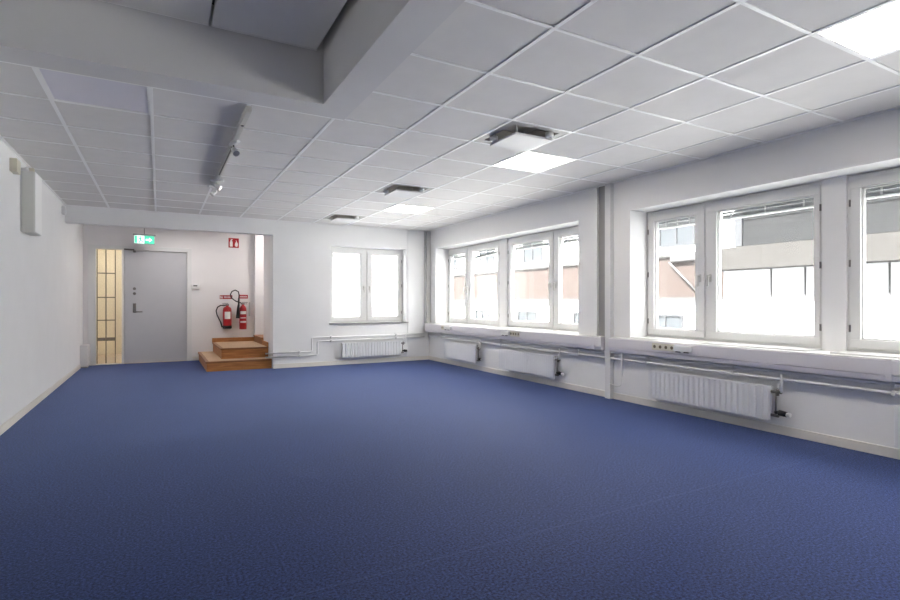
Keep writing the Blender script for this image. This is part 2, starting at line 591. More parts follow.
# ------------------------------------------------------------------ windows
def window(num, loc, rotz, W, z0, z1, glasses, label, handles=True, tilt=None, blinds=True, edge=0.09):
    """glasses: list of (g0, g1) glass spans along x measured from the left; local x = width, y = outward, z = up from opening bottom"""
    t = thing('window_%d' % num, label, 'window', (loc[0], loc[1], z0), rotz, None, 'structure')
    H = z1 - z0
    gz0, gz1 = 0.095, H - 0.105
    n = len(glasses)
    cuts = [0.0] + [(glasses[k][1] + glasses[k + 1][0]) / 2 for k in range(n - 1)] + [W]
    b = B()
    fr = 0.035
    box(b, 0, W, 0, 0.09, 0, fr)
    box(b, 0, W, 0, 0.09, H - fr, H)
    box(b, 0, fr, 0, 0.09, fr, H - fr)
    box(b, W - fr, W, 0, 0.09, fr, H - fr)
    for c in cuts[1:-1]:
        box(b, c - 0.022, c + 0.022, 0.004, 0.09, fr, H - fr)
    obj('window_frame', b, M['frame'], t)
    for k, (g0, g1) in enumerate(glasses):
        s0 = cuts[k] + (0.024 if k == 0 else 0.012)
        s1 = cuts[k + 1] - (0.024 if k == n - 1 else 0.012)
        b = B()
        y0, y1 = -0.012, 0.05
        box(b, s0, s1, y0, y1, 0.024, gz0, bev=0.004)
        box(b, s0, s1, y0, y1, gz1, H - 0.024, bev=0.004)
        box(b, s0, g0, y0, y1, gz0, gz1, bev=0.004)
        box(b, g1, s1, y0, y1, gz0, gz1, bev=0.004)
        # slim glazing beads
        for q in ((g0, g0 + 0.012, gz0, gz1), (g1 - 0.012, g1, gz0, gz1), (g0, g1, gz0, gz0 + 0.012), (g0, g1, gz1 - 0.012, gz1)):
            box(b, q[0], q[1], 0.012, 0.05, q[2], q[3])
        s = obj('sash', b, M['frame'], t)
        b = B()
        box(b, g0 + 0.001, g1 - 0.001, 0.028, 0.032, gz0, gz1)
        obj('pane', b, M['glass'], s)
        if handles:
            hx = s1 - 0.045 if k == 0 else s0 + 0.045
            b = B()
            box(b, hx - 0.013, hx + 0.013, y0 - 0.008, y0, 0.60, 0.68, bev=0.003)
            tube(b, [(hx, y0, 0.655), (hx, y0 - 0.04, 0.655)], 0.008, 10)
            box(b, hx - 0.009, hx + 0.009, y0 - 0.05, y0 - 0.034, 0.555, 0.668, bev=0.004)
            obj('handle', b, M['steel'], s)
        hx = s0 - 0.003 if k == 0 else s1 + 0.003
        for hz in (0.18, H / 2, H - 0.22):
            b = B()
            tube(b, [(hx, y0 + 0.002, hz - 0.028), (hx, y0 + 0.002, hz + 0.028)], 0.008, 8)
            obj('hinge', b, M['bronze'], s)
        if blinds:
            # raised venetian blind behind the pane: head rail, stack of slats, bottom rail, cords
            dz = 0.0
            bt = gz1 - 0.013
            a0, a1 = g0 + 0.014, g1 - 0.014
            b = B()
            box(b, a0, a1, 0.055, 0.08, bt - 0.022, bt)
            tl = tilt if (tilt and k == n - 1) else 0.0
            ang = math.atan2(tl, a1 - a0)
            rt = Matrix.Rotation(-ang, 4, 'Y')
            drop = 0.03 + (tl if tl else 0)
            for q in range(6):
                zc = bt - drop - 0.006 * q
                box(b, a0, a1, 0.055, 0.08, zc - 0.002, zc + 0.0012, rot=rt, at=(a0, 0.066, zc))
            bl = obj('blind', b, M['blind'], t)
            b = B()
            zc = bt - drop - 0.04
            box(b, a0, a1, 0.052, 0.083, zc - 0.008, zc + 0.004, rot=rt, at=(a0, 0.066, zc))
            obj('bottom_rail', b, M['blindrail'], bl)
            for cx in (a0 + 0.10, (a0 + a1) / 2, a1 - 0.10):
                b = B()
                box(b, cx - 0.007, cx + 0.007, 0.05, 0.054, bt - drop - 0.03, bt - 0.004)
                obj('clip', b, M['blindrail'], bl)
    return t

XF = 4.90
RZ = -PI / 2
def rwin(num, yl, yr, glasses, label, tilt=None):
    w = window(num, (XF, yl), RZ, yl - yr, SZ + 0.012, 2.14, [(yl - a, yl - b) for a, b in glasses], label, tilt=tilt)
    b = B()
    L = yl - yr
    box(b, -0.02 if False else 0.0, L, -0.275, 0.005, -0.012, 0.0, bev=0.002, seg=1)
    obj('window_sill', b, M['reveal'], w)
    return w
window(1, (BW[0], YB + 0.17), 0, BW[1] - BW[0], BW[2] + 0.012, BW[3], [(0.085, 0.615), (0.83, 1.375)], 'small white two sash window in the far wall above the ribbed radiator', blinds=False)
b = B()
box(b, -0.03, BW[1] - BW[0] + 0.04, -0.20, 0.02, -0.020, 0.0, bev=0.003, seg=1)
obj('window_sill', b, M['grey'], bpy.data.objects['window_1'])
rwin(2, 8.93, 7.155, [(8.85, 8.30), (8.09, 7.24)], 'white two sash window farthest along the window wall', tilt=0.05)
rwin(3, 6.945, 5.02, [(6.86, 5.925), (5.715, 5.11)], 'white two sash window on the window wall left of the white duct')
rwin(4, 4.19, 2.36, [(4.09, 3.57), (3.33, 2.43)], 'white two sash window on the window wall right of the white duct')
rwin(5, 2.185, 0.33, [(2.09, 1.16), (0.94, 0.42)], 'white window cut by the right edge of the photo')
rwin(6, -0.15, -1.65, [(-0.24, -0.80), (-1.0, -1.56)], 'added unseen white window on the window wall just behind the camera')  # out of view, added to let in more daylight
rwin(7, -1.80, -3.3, [(-1.89, -2.45), (-2.65, -3.21)], 'added unseen white window on the window wall far behind the camera')  # second unseen window added for its daylight


# ------------------------------------------------------------------ door in the alcove
t = thing('door_1', 'grey door with a narrow glazed sidelight at the end of the alcove', 'door', (0, YA, 0), 0, None, 'structure')
b = B()
f0, f1 = DX0, DX1
box(b, f0 - 0.05, f0 + 0.07, -0.018, 0.10, 0, DZ + 0.03, bev=0.003)
box(b, f1 - 0.04, f1 + 0.04, -0.018, 0.10, 0, DZ + 0.03, bev=0.003)
box(b, f0 + 0.07, f1 - 0.04, -0.018, 0.10, DZ - 0.04, DZ + 0.03, bev=0.003)
box(b, -0.60, -0.565, 0.0, 0.10, 0, DZ - 0.04)
box(b, f0 + 0.07, -0.60, 0.01, 0.09, 0, 0.012)
obj('door_frame', b, M['frame'], t)
b = B()
box(b, f0 + 0.07, -0.60, 0.045, 0.05, 0.012, DZ - 0.04)
obj('sidelight_pane', b, M['glass'], t)
b = B()
box(b, -0.562, f1 - 0.043, 0.022, 0.066, 0.008, DZ - 0.045, bev=0.002)
leaf = obj('door_leaf', b, M['door'], t)
b = B()
box(b, -0.555, -0.47, 0.018, 0.022, 0.01, DZ - 0.05)
obj('edge_plate', b, M['door'], leaf)
b = B()
box(b, -0.425, -0.375, 0.012, 0.022, 0.93, 1.10, bev=0.003)
tube(b, rounded([(-0.40, 0.015, 0.945), (-0.40, -0.035, 0.945), (-0.27, -0.035, 0.945)], 0.015), 0.011, 10)
obj('lever_handle', b, M['bronze'], leaf)
for z in (1.28, 1.37):
    b = B()
    tube(b, [(-0.40, 0.024, z), (-0.40, 0.004, z)], 0.026, 14)
    obj('door_lock', b, M['bronze'], leaf)
b = B()
box(b, -0.56, -0.40, -0.03, -0.018, DZ - 0.045, DZ - 0.02)
box(b, -0.42, -0.38, -0.02, 0.02, DZ - 0.08, DZ - 0.045)
obj('door_contact', b, M['bronze'], t)

# lit corridor behind the sidelight
bm = B()
cy1 = YA + 2.2
box(bm, XL - 1.2, 1.0, cy1, cy1 + 0.1, 0, 2.7)
box(bm, XL - 1.3, XL - 1.2, YA + 0.15, cy1, 0, 2.7)
box(bm, XL - 1.3, XL - 0.2, YA + 0.05, YA + 0.15, 0, 2.7)
box(bm, 0.9, 1.0, YA + 0.15, cy1, 0, 2.7)
box(bm, XL - 1.2, 1.0, YA + 0.15, cy1, 2.6, 2.7)
tag(obj('wall_corridor', bm, M['cream']), 'cream corridor walls seen through the sidelight of the door', 'wall', kind='structure')
bm = B()
box(bm, XL - 1.3, 1.0, YA, cy1 + 0.1, -0.2, 0.0)
tag(obj('floor_corridor', bm, M['corrfloor']), 'pale corridor floor seen through the sidelight of the door', 'floor', kind='structure')
t = thing('corridor_lamp', 'round lamp on the corridor ceiling behind the door', 'lamp', (-0.75, YA + 1.0, 2.6))
b = B()
lathe(b, [(0.17, 0.0), (0.17, -0.02), (0.15, -0.025)], 0, 0)
obj('lamp_base', b, M['white'], t)
b = B()
lathe(b, [(0.15, -0.025), (0.145, -0.06), (0.10, -0.09), (0.02, -0.10)], 0, 0)
obj('lamp_shade', b, mat('corridor_lamp_glass', (0.9, 0.85, 0.75), 0.5, emit=(1.0, 0.92, 0.80), estr=36.0), t)
# metal glazed grille just behind the sidelight
t = thing('grille', 'dark metal grid seen through the tall sidelight left of the door', 'grille', (0, YA + 0.30, 0))
for x in (-0.995, -0.86, -0.715):
    b = B()
    box(b, x - 0.008, x + 0.008, -0.01, 0.01, 0, 2.5)
    obj('upright', b, M['bar'], t)
for z in (0.44, 0.79, 1.21, 1.655, 2.2):
    b = B()
    hh = 0.03 if z < 0.5 else 0.010
    box(b, -0.995, -0.715, -0.012, 0.012, z - hh, z + hh)
    obj('crossbar', b, M['bar'], t)

# unseen fill lamp added to brighten the alcove
t = thing('alcove_fill_lamp', 'added square fill lamp on the alcove ceiling hidden behind the lintel', 'lamp', (0.35, 10.2, 2.5))
b = B()
box(b, -0.30, 0.30, -0.30, 0.30, -0.03, 0.0, bev=0.004)
obj('lamp_base', b, M['white'], t)
b = B()
box(b, -0.28, 0.28, -0.28, 0.28, -0.045, -0.03, bev=0.004)
obj('lamp_shade', b, mat('alcove_fill_glass', (0.9, 0.9, 0.9), 0.5, emit=(1.0, 0.95, 0.93), estr=6.0), t)

# hidden fill lamp, added so that the slit to the stairs looks bright
t = thing('stair_fill_lamp', 'added unseen round fill lamp on the ceiling of the stair space beside the steps', 'lamp', (2.2, 10.6, 2.6))
b = B()
lathe(b, [(0.17, 0.0), (0.17, -0.02), (0.15, -0.025)], 0, 0)
obj('lamp_base', b, M['white'], t)
b = B()
lathe(b, [(0.15, -0.025), (0.145, -0.06), (0.10, -0.09), (0.02, -0.10)], 0, 0)
obj('lamp_shade', b, mat('stair_fill_glass', (0.9, 0.9, 0.9), 0.5, emit=(1.0, 0.95, 0.92), estr=20), t)

# ------------------------------------------------------------------ wooden steps
t = thing('wooden_steps', 'brown wooden steps of two treads under the red fire extinguishers', 'steps', (0, 0, 0))
S0, S1, SY = 0.652, 1.675, 9.29
b = B()
box(b, S0 + 0.015, S1, SY + 0.015, YA - 0.002, 0, 0.135)
lo = obj('lower_step', b, M['woodside'], t)
b = B()
box(b, S0, S1, SY, YA - 0.002, 0.135, 0.16, bev=0.004)
obj('lower_tread', b, M['woodedge'], lo)
b = B()
box(b, S0 + 0.05, S1 - 0.01, SY + 0.06, YA - 0.01, 0.155, 0.1615)
obj('tread_surface', b, M['woodtop'], lo)
U0, UY = 0.902, 9.62
b = B()
box(b, U0 + 0.015, S1, UY + 0.015, YA - 0.002, 0.16, 0.315)
up = obj('upper_step', b, M['woodside'], t)
b = B()
box(b, U0, S1, UY, YA - 0.002, 0.315, 0.34, bev=0.004)
obj('upper_tread', b, M['woodedge'], up)
b = B()
box(b, U0 + 0.05, S1 - 0.02, UY + 0.06, YA - 0.02, 0.335, 0.3415)
obj('tread_surface', b, M['woodtop'], up)
b = B()
box(b, U0, S1, YA - 0.022, YA - 0.002, 0.335, 0.42, bev=0.003)
obj('skirting', b, M['woodside'], t)
b = B()
box(b, S1 - 0.02, S1, UY, 10.15, 0.335, 0.42, bev=0.003)
obj('skirting', b, M['woodside'], t)
b = B()
box(b, S1 - 0.02, S1 + 0.02, 10.153, 11.117, 0.335, 0.445)
box(b, S1 - 0.03, 1.945, 10.153, 11.117, 0.445, 0.47, bev=0.004)
obj('threshold_step', b, M['woodedge'], t)

# ------------------------------------------------------------------ fire extinguishers, signs
def ext_body(bm, prof):
    lathe(bm, prof, 0, 0, 28)
t = thing('fire_extinguisher', 'red fire extinguisher with black base and side hose, left of the two', 'fire extinguisher', (1.165, YA - 0.102, 0.605), 0, 'fire extinguishers above the steps')
b = B()
ext_body(b, [(0.078, 0.05), (0.08, 0.055), (0.08, 0.36), (0.074, 0.395), (0.055, 0.42), (0.03, 0.43), (0.028, 0.45)])
obj('cylinder', b, M['red'], t)
b = B()
lathe(b, [(0.074, 0.0), (0.083, 0.008), (0.083, 0.055), (0.079, 0.06)], 0, 0)
obj('base_ring', b, M['black'], t)
b = B()
box(b, -0.03, 0.03, -0.022, 0.022, 0.445, 0.48, bev=0.004)
box(b, -0.09, 0.02, -0.012, 0.012, 0.488, 0.50, bev=0.003)
box(b, -0.085, 0.01, -0.012, 0.012, 0.462, 0.472, bev=0.003)
obj('valve_handle', b, M['bronze'], t)
b = B()
tube(b, [(0.0, 0.0, 0.465), (-0.06, -0.01, 0.455), (-0.12, -0.02, 0.455), (-0.175, -0.02, 0.42), (-0.20, -0.02, 0.35), (-0.185, -0.02, 0.27), (-0.15, -0.02, 0.19), (-0.115, -0.01, 0.12), (-0.095, 0, 0.06)], 0.011, 10)
tube(b, [(-0.12, -0.01, 0.135), (-0.092, 0, 0.03)], [0.014, 0.012], 10)
obj('hose', b, M['black'], t)
b = B()
for k in range(9):
    a0, a1 = -PI / 2 - 0.7 + 1.4 * k / 9, -PI / 2 - 0.7 + 1.4 * (k + 1) / 9
    R = 0.0812
    v = [b.verts.new((R * math.cos(a), R * math.sin(a), z)) for a, z in ((a0, 0.19), (a1, 0.19), (a1, 0.33), (a0, 0.33))]
    b.faces.new(v)
obj('label_plate', b, M['signwhite'], t)
b = B()
box(b, -0.04, 0.04, 0.078, 0.10, 0.2, 0.4)
obj('wall_bracket', b, M['steel'], t)

t = thing('fire_extinguisher', 'slim red fire extinguisher with black horn and looped hose, right of the two', 'fire extinguisher', (1.455, YA - 0.102, 0.585), 0, 'fire extinguishers above the steps')
b = B()
ext_body(b, [(0.062, 0.0), (0.068, 0.01), (0.068, 0.37), (0.062, 0.42), (0.045, 0.455), (0.026, 0.47), (0.024, 0.49)])
obj('cylinder', b, M['red'], t)
b = B()
box(b, -0.028, 0.028, -0.02, 0.02, 0.485, 0.52, bev=0.004)
box(b, -0.02, 0.09, -0.012, 0.012, 0.528, 0.54, bev=0.003)
box(b, -0.01, 0.085, -0.012, 0.012, 0.50, 0.51, bev=0.003)
obj('valve_handle', b, M['bronze'], t)
b = B()
tube(b, [(0, 0, 0.505), (-0.06, -0.03, 0.53), (-0.14, -0.03, 0.56), (-0.215, -0.03, 0.62), (-0.235, -0.03, 0.69), (-0.205, -0.03, 0.75), (-0.145, -0.03, 0.775), (-0.09, -0.03, 0.745), (-0.075, -0.03, 0.68), (-0.08, -0.03, 0.60)], 0.011, 10)
obj('hose', b, M['black'], t)
b = B()
tube(b, [(-0.08, -0.03, 0.62), (-0.082, -0.03, 0.50), (-0.09, -0.03, 0.42), (-0.10, -0.03, 0.22)], [0.016, 0.018, 0.026, 0.036], 14)
obj('horn', b, M['black'], t)
R = 0.0692
for z0_, z1_ in ((0.13, 0.165), (0.22, 0.235), (0.30, 0.36)):
    b = B()
    for k in range(9):
        a0, a1 = -PI / 2 - 0.9 + 1.8 * k / 9, -PI / 2 - 0.9 + 1.8 * (k + 1) / 9
        v = [b.verts.new((R * math.cos(a), R * math.sin(a), z)) for a, z in ((a0, z0_), (a1, z0_), (a1, z1_), (a0, z1_))]
        b.faces.new(v)
    obj('label_plate', b, M['signwhite'], t)
b = B()
box(b, -0.04, 0.04, 0.066, 0.10, 0.2, 0.4)
obj('wall_bracket', b, M['steel'], t)

t = thing('wall_hook', 'small grey metal hook on the wall right of the slim extinguisher', 'hook', (1.59, YA, 0.84))
b = B()
box(b, -0.015, 0.015, -0.006, 0, 0, 0.28, bev=0.002)
obj('back_plate', b, M['steel'], t)
b = B()
tube(b, rounded([(0, -0.006, 0.03), (0, -0.05, 0.03), (0, -0.05, 0.08)], 0.015), 0.006, 8)
obj('hook', b, M['steel'], t)

for x0, x1, z0, lab, pict in ((1.04, 1.27, 1.185, 'red label sign with white pictogram above the left extinguisher', True), (1.40, 1.56, 1.195, 'red label sign above the slim right extinguisher', False)):
    t = thing('label_sign', lab, 'sign', ((x0 + x1) / 2, YA, z0), 0, 'red label signs over the extinguishers')
    w = (x1 - x0) / 2
    b = B()
    box(b, -w, w, -0.004, 0, 0, 0.075)
    obj('plate', b, M['signred'], t)
    b = B()
    if pict:
        box(b, -w + 0.008, -w + 0.02, -0.0055, -0.004, 0.012, 0.063)
        box(b, -w + 0.03, -w + 0.05, -0.0055, -0.004, 0.012, 0.048)
        box(b, -w + 0.035, -w + 0.045, -0.0055, -0.004, 0.048, 0.063)
        obj('pictogram', b, M['signwhite'], t)
        b = B()
        for k in range(6):
            x = -w + 0.075 + k * 0.024
            box(b, x, x + 0.013, -0.0055, -0.004, 0.022, 0.052)
    else:
        for k in range(6):
            x = -w + 0.014 + k * 0.022
            box(b, x, x + 0.013, -0.0055, -0.004, 0.022, 0.052)
    obj('lettering', b, M['signwhite'], t)

# red square fire sign
t = thing('fire_sign', 'red square fire equipment sign with white pictograms high on the alcove wall', 'sign', (1.295, YA, 2.205))
b = B()
box(b, -0.096, 0.096, -0.006, 0, 0, 0.19, bev=0.002, seg=1)
obj('plate', b, M['signred'], t)
b = B()
extr(b, [(-0.072, 0.02), (-0.02, 0.02), (-0.02, 0.115), (-0.032, 0.13), (-0.032, 0.15), (-0.015, 0.165), (-0.04, 0.172), (-0.06, 0.15), (-0.06, 0.13), (-0.072, 0.115)], -0.008, -0.006)
obj('extinguisher_pictogram', b, M['signwhite'], t)
b = B()
extr(b, [(0.028, 0.03), (0.05, 0.018), (0.072, 0.03), (0.08, 0.07), (0.07, 0.11), (0.062, 0.095), (0.058, 0.13), (0.04, 0.16), (0.042, 0.12), (0.026, 0.09), (0.02, 0.055)], -0.008, -0.006)
obj('flame_pictogram', b, M['signwhite'], t)

# exit sign
t = thing('exit_sign', 'lit green exit sign with running figure and arrow hanging over the door', 'sign', (-0.235, 10.9, 2.165))
b = B()
box(b, -0.16, 0.16, 0.0, 0.03, 0, 0.15, bev=0.003)
box(b, -0.175, 0.175, -0.012, 0.042, 0.15, 0.175, bev=0.004)
tube(b, [(0, 0.015, 0.175), (0, 0.015, 2.5 - 2.165)], 0.008, 8)
obj('sign_housing', b, mat('sign_housing', (0.35, 0.35, 0.34), 0.5), t)
b = B()
box(b, -0.155, 0.0, -0.004, 0.0, 0.006, 0.145)
for s in ([(0.02, 0.075), (0.07, 0.118), (0.07, 0.092), (0.125, 0.092), (0.125, 0.058), (0.07, 0.058), (0.07, 0.032)],):
    extr(b, [(0.145 - x, z) for x, z in s], -0.007, -0.004)
obj('white_field', b, M['exitwhite'], t)
b = B()
box(b, 0.0, 0.155, -0.004, 0.0, 0.006, 0.145)
# door leaf and running figure
box(b, -0.148, -0.112, -0.006, -0.004, 0.012, 0.138)
lathe_pts = [(-0.062 + 0.011 * math.cos(2 * PI * k / 12), 0.122 + 0.011 * math.sin(2 * PI * k / 12)) for k in range(12)]
extr(b, lathe_pts, -0.006, -0.004)
extr(b, [(-0.075, 0.108), (-0.05, 0.108), (-0.045, 0.065), (-0.066, 0.062)], -0.006, -0.004)
extr(b, [(-0.066, 0.066), (-0.05, 0.066), (-0.078, 0.014), (-0.092, 0.02)], -0.0062, -0.004)
extr(b, [(-0.06, 0.066), (-0.044, 0.07), (-0.022, 0.045), (-0.032, 0.018), (-0.042, 0.02), (-0.036, 0.045)], -0.0064, -0.004)
extr(b, [(-0.075, 0.105), (-0.098, 0.082), (-0.092, 0.074), (-0.068, 0.094)], -0.0066, -0.004)
extr(b, [(-0.05, 0.105), (-0.025, 0.086), (-0.02, 0.094), (-0.048, 0.112)], -0.0068, -0.004)
obj('green_field', b, M['exitgreen'], t)

# wall control beside the door
t = thing('door_control', 'small white control box with dark display beside the door frame', 'control box', (0.605, YA, 1.375))
b = B()
box(b, -0.07, 0.07, -0.04, -0.001, 0, 0.095, bev=0.006)
obj('housing', b, M['white'], t)
b = B()
box(b, -0.035, 0.035, -0.042, -0.038, 0.05, 0.075)
obj('display', b, M['dgrey'], t)

# casing box in the far left corner
t = thing('corner_box', 'low white casing box on the floor in the corner left of the door', 'casing box', (XL + 0.055, 10.98, 0))
b = B()
box(b, -0.055, 0.055, -0.13, 0.2, 0.02, 0.385, bev=0.006)
obj('casing', b, M['white'], t)
b = B()
box(b, -0.05, 0.05, -0.12, 0.19, 0, 0.022)
obj('foot', b, M['grey'], t)

# ------------------------------------------------------------------ things on the left wall
t = thing('wall_speaker', 'tall white box with grey side high on the left wall', 'wall box', (XL, 6.62, 1.80))
b = B()
box(b, 0.012, 0.115, -0.15, 0.18, 0, 0.60, bev=0.012)
obj('cabinet', b, mat('speaker_cabinet', (0.72, 0.72, 0.68), 0.5), t)
b = B()
box(b, 0.112, 0.119, -0.14, 0.17, 0.01, 0.59, bev=0.003)
obj('front_grille', b, mat('speaker_front', (0.95, 0.95, 0.94), 0.4), t)
b = B()
box(b, 0.002, 0.014, -0.145, 0.17, 0.01, 0.58)
box(b, 0.002, 0.05, -0.13, -0.06, 0.57, 0.63, bev=0.004)
tube(b, [(0.02, -0.10, 0.62), (0.05, -0.05, 0.655), (0.08, 0.0, 0.61)], 0.012, 10)
obj('mount', b, M['duct'], t)
b = B()
box(b, 0.06, 0.10, -0.10, -0.04, 0.598, 0.64, bev=0.004)
obj('connector', b, M['offwhite'], t)
bm = B()
box(bm, XL + 0.001, XL + 0.055, 6.05, 6.20, 2.30, 2.42, bev=0.004)
tag(obj('junction_box', bm, M['offwhite']), 'small cream junction box on the left wall above the tall white box', 'junction box')
t = thing('motion_detector', 'small white motion detector in the upper corner of left wall and lintel', 'detector', (XL, 8.95, 2.33))
b = B()
box(b, 0, 0.045, -0.03, 0.03, 0, 0.12, bev=0.01)
obj('housing', b, M['white'], t)
b = B()
box(b, 0.043, 0.05, -0.022, 0.022, 0.02, 0.06, bev=0.003)
obj('lens', b, M['rad'], t)

# ------------------------------------------------------------------ ceiling lights, vents, track
def ceiling_light(i, j, label, lit=True):
    t = thing('ceiling_light', label, 'ceiling light', (GX + TS * i + 0.3, GY + TS * j + 0.3, ZC), 0, 'square light panels in the tile ceiling')
    h, e = 0.29, 0.012
    b = B()
    for q in ((-h, h, -h, -h + e), (-h, h, h - e, h), (-h, -h + e, -h + e, h - e), (h - e, h, -h + e, h - e)):
        box(b, *q, 0.0, 0.07)
    box(b, -h, h, -h, h, 0.07, 0.085)
    obj('light_frame', b, M['tbar'], t)
    b = B()
    k = h - e
    box(b, -k, k, -k, k, 0.004, 0.012)
    obj('diffuser', b, M['lamp'] if lit else M['unlit'], t)
ceiling_light(3, 4, 'glowing square ceiling light panel beside the nearest air vent')
ceiling_light(3, 9, 'glowing square ceiling light panel farthest back, beside the middle air vent')
ceiling_light(3, -1, 'glowing square ceiling light panel at the top right edge of the photo')
ceiling_light(3, -6, 'added glowing square ceiling light panel unseen behind the camera')  # out of view, added to give the room more light
ceiling_light(-3, 4, 'unlit lilac white square light panel at the left beside the beam', lit=False)

def air_vent(i, j, label, proto=[None]):
    loc = (GX + TS * i + 0.3, GY + TS * j + 0.3, ZC)
    grp = 'ceiling air vents'
    if proto[0]:
        dup(proto[0], loc, 0, label, grp)
        return
    t = thing('air_vent', label, 'air vent', loc, 0, grp)
    proto[0] = t
    h, r = 0.288, 0.225
    b = B()
    for q in ((-h, h, -h, -r), (-h, h, r, h), (-h, -r, -r, r), (r, h, -r, r)):
        box(b, *q, 0.002, 0.012)
    obj('vent_frame', b, mat('vent_frame_paint', (0.50, 0.495, 0.48), 0.5), t)
    b = B()
    for q in ((-r - 0.004, r + 0.004, -r - 0.004, -r), (-r - 0.004, r + 0.004, r, r + 0.004), (-r - 0.004, -r, -r, r), (r, r + 0.004, -r, r)):
        box(b, *q, 0.012, 0.12)
    box(b, -r, r, -r, r, 0.12, 0.13)
    obj('vent_box', b, mat('vent_box_metal', (0.50, 0.475, 0.43), 0.5), t)
    b = B()
    p = 0.185
    box(b, -p, p, -p, p, -0.045, -0.035, bev=0.003)
    box(b, -p, p, -p, p - 0.0, -0.052, -0.045, bev=0.003)
    pl = obj('vent_plate', b, M['duct'], t)
    for sx in (-0.15, 0.15):
        for sy in (-0.15, 0.15):
            b = B()
            tube(b, [(sx, sy, -0.036), (sx, sy, 0.12)], 0.006, 8)
            obj('hanger', b, M['steel'], pl)
    for sx, sy in ((-0.20, 0.10), (0.14, -0.205)):
        b = B()
        lathe(b, [(0.034, 0.0), (0.034, -0.03), (0.026, -0.038), (0.016, -0.038), (0.014, -0.02)], sx, sy, 18)
        box(b, sx - 0.006, sx + 0.006, sy - 0.006, sy + 0.006, 0.0, 0.12)
        obj('nozzle', b, M['white'], t)
air_vent(2, 3, 'nearest square ceiling air vent with dropped white plate')
air_vent(2, 7, 'middle square ceiling air vent with dropped white plate')
air_vent(2, 11, 'farthest square ceiling air vent close to the far wall')

TX = GX - TS
t = thing('lighting_track', 'white lighting track hanging under the ceiling left of the beam corner', 'track', (TX, 3.93, ZC))
b = B()
box(b, -0.019, 0.019, 0, 2.85, -0.045, -0.003, bev=0.003)
obj('rail', b, mat('track_paint', (0.66, 0.65, 0.61), 0.4), t)
b = B()
box(b, -0.007, 0.007, 0.95, 2.1, -0.0465, -0.045)
obj('slot', b, M['dgrey'], t)
for y in (0.2, 1.4, 2.6):
    b = B()
    box(b, -0.024, 0.024, y - 0.02, y + 0.02, -0.006, -0.001)
    obj('clip', b, M['white'], t)
b = B()
tube(b, [(0.0, 0.33, -0.045), (0.0, 0.33, -0.049)], 0.012, 10)
obj('feed_cap', b, M['dgrey'], t)
def spot(y, yaw, pitch, label, body):
    t = thing('spotlight', label, 'spotlight', (TX, y, ZC - 0.047), yaw, 'spotlights on the track')
    b = B()
    box(b, -0.018, 0.018, -0.07, 0.07, -0.022, -0.001, bev=0.003)
    obj('adapter', b, M['white'], t)
    b = B()
    tube(b, rounded([(0, 0.02, -0.02), (0, 0.02, -0.05), (0.026, 0.02, -0.05), (0.026, 0.0, -0.075)], 0.01), 0.006, 8)
    obj('arm', b, M['dgrey'] if body is M['duct'] else M['white'], t)
    b = B()
    d = Vector((0, -math.cos(pitch), -math.sin(pitch)))
    c = Vector((0.0, 0.0, -0.075))
    tube(b, [c - d * 0.035, c - d * 0.03, c + d * 0.02, c + d * 0.038], [0.014, 0.022, 0.024, 0.029], 18)
    hd = obj('lamp_head', b, body, t)
    b = B()
    tube(b, [c + d * 0.0385, c + d * 0.041], 0.025, 18)
    obj('lens', b, M['steel'], hd)
spot(4.72, 0.35, 0.7, 'pale spotlight nearest on the track, close to the beam', M['duct'])
spot(6.25, 1.1, 0.5, 'white spotlight aimed right near the far end of the track', M['white'])
spot(6.62, -1.2, 0.8, 'white spotlight at the very end of the track', M['white'])

# ------------------------------------------------------------------ cable trunking on the window wall
TXF = 4.515
def trunking(y0, y1, label, seams):
    t = thing('cable_trunking', label, 'cable trunking', (0, 0, 0), 0, 'cable trunking under the windows')
    b = B()
    prof = [(XR - 0.002, 0.572), (TXF + 0.03, 0.556), (TXF + 0.010, 0.560), (TXF + 0.003, 0.598), (TXF + 0.014, 0.600), (TXF + 0.014, 0.606), (TXF, 0.608), (TXF, 0.704), (TXF + 0.006, 0.712), (XR - 0.002, 0.713)]
    extr(b, prof, y0, y1)
    obj('trunking_body', b, M['trunk'], t)
    b = B()
    box(b, TXF + 0.004, XR - 0.002, y0, y1, 0.7125, 0.717, bev=0.001, seg=1)
    obj('sill_top', b, M['reveal'], t)
    for y in seams:
        b = B()
        box(b, TXF - 0.002, TXF + 0.02, y - 0.018, y + 0.018, 0.560, 0.712)
        obj('joint_cover', b, M['trunk'], t)
    return t
trunking(4.53, YB - 0.02, 'long grey cable trunking under the far windows, left of the white duct', [4.66])
trunking(YF + 0.02, 4.415, 'long grey cable trunking under the near windows, right of the white duct', [1.76])
b = None

def outlet(y_left, parts, label):
    """parts: list of ('s' socket / 'w' raised white block, length)"""
    t = thing('socket_outlet', label, 'socket outlet', (TXF - 0.001, y_left, 0.660), -PI / 2, 'socket outlets on the trunking')
    x = 0.0
    for kind, L in parts:
        b = B()
        if kind == 's':
            box(b, x + 0.002, x + L - 0.002, -0.005, 0.0, -0.036, 0.036, bev=0.003)
            o = obj('socket_plate', b, M['offwhite'], t)
            n = max(1, round(L / 0.07))
            for k in range(n):
                cx = x + L * (k + 0.5) / n
                b = B()
                tube(b, [(cx, -0.004, 0.0), (cx, -0.0056, 0.0)], 0.017, 16)
                obj('socket_hole', b, M['sock'], o)
        else:
            box(b, x + 0.003, x + L, -0.03, 0.0, -0.028, 0.03, bev=0.004)
            o = obj('data_outlet', b, M['white'], t)
            for k in range(2):
                cx = x + L * (0.27 + 0.46 * k)
                b = B()
                box(b, cx - 0.026, cx + 0.026, -0.0305, -0.02, -0.036, -0.026)
                obj('port', b, M['black'], o)
        x += L
outlet(8.50, [('s', 0.14), ('w', 0.24)], 'socket outlet on the trunking nearest the far corner')
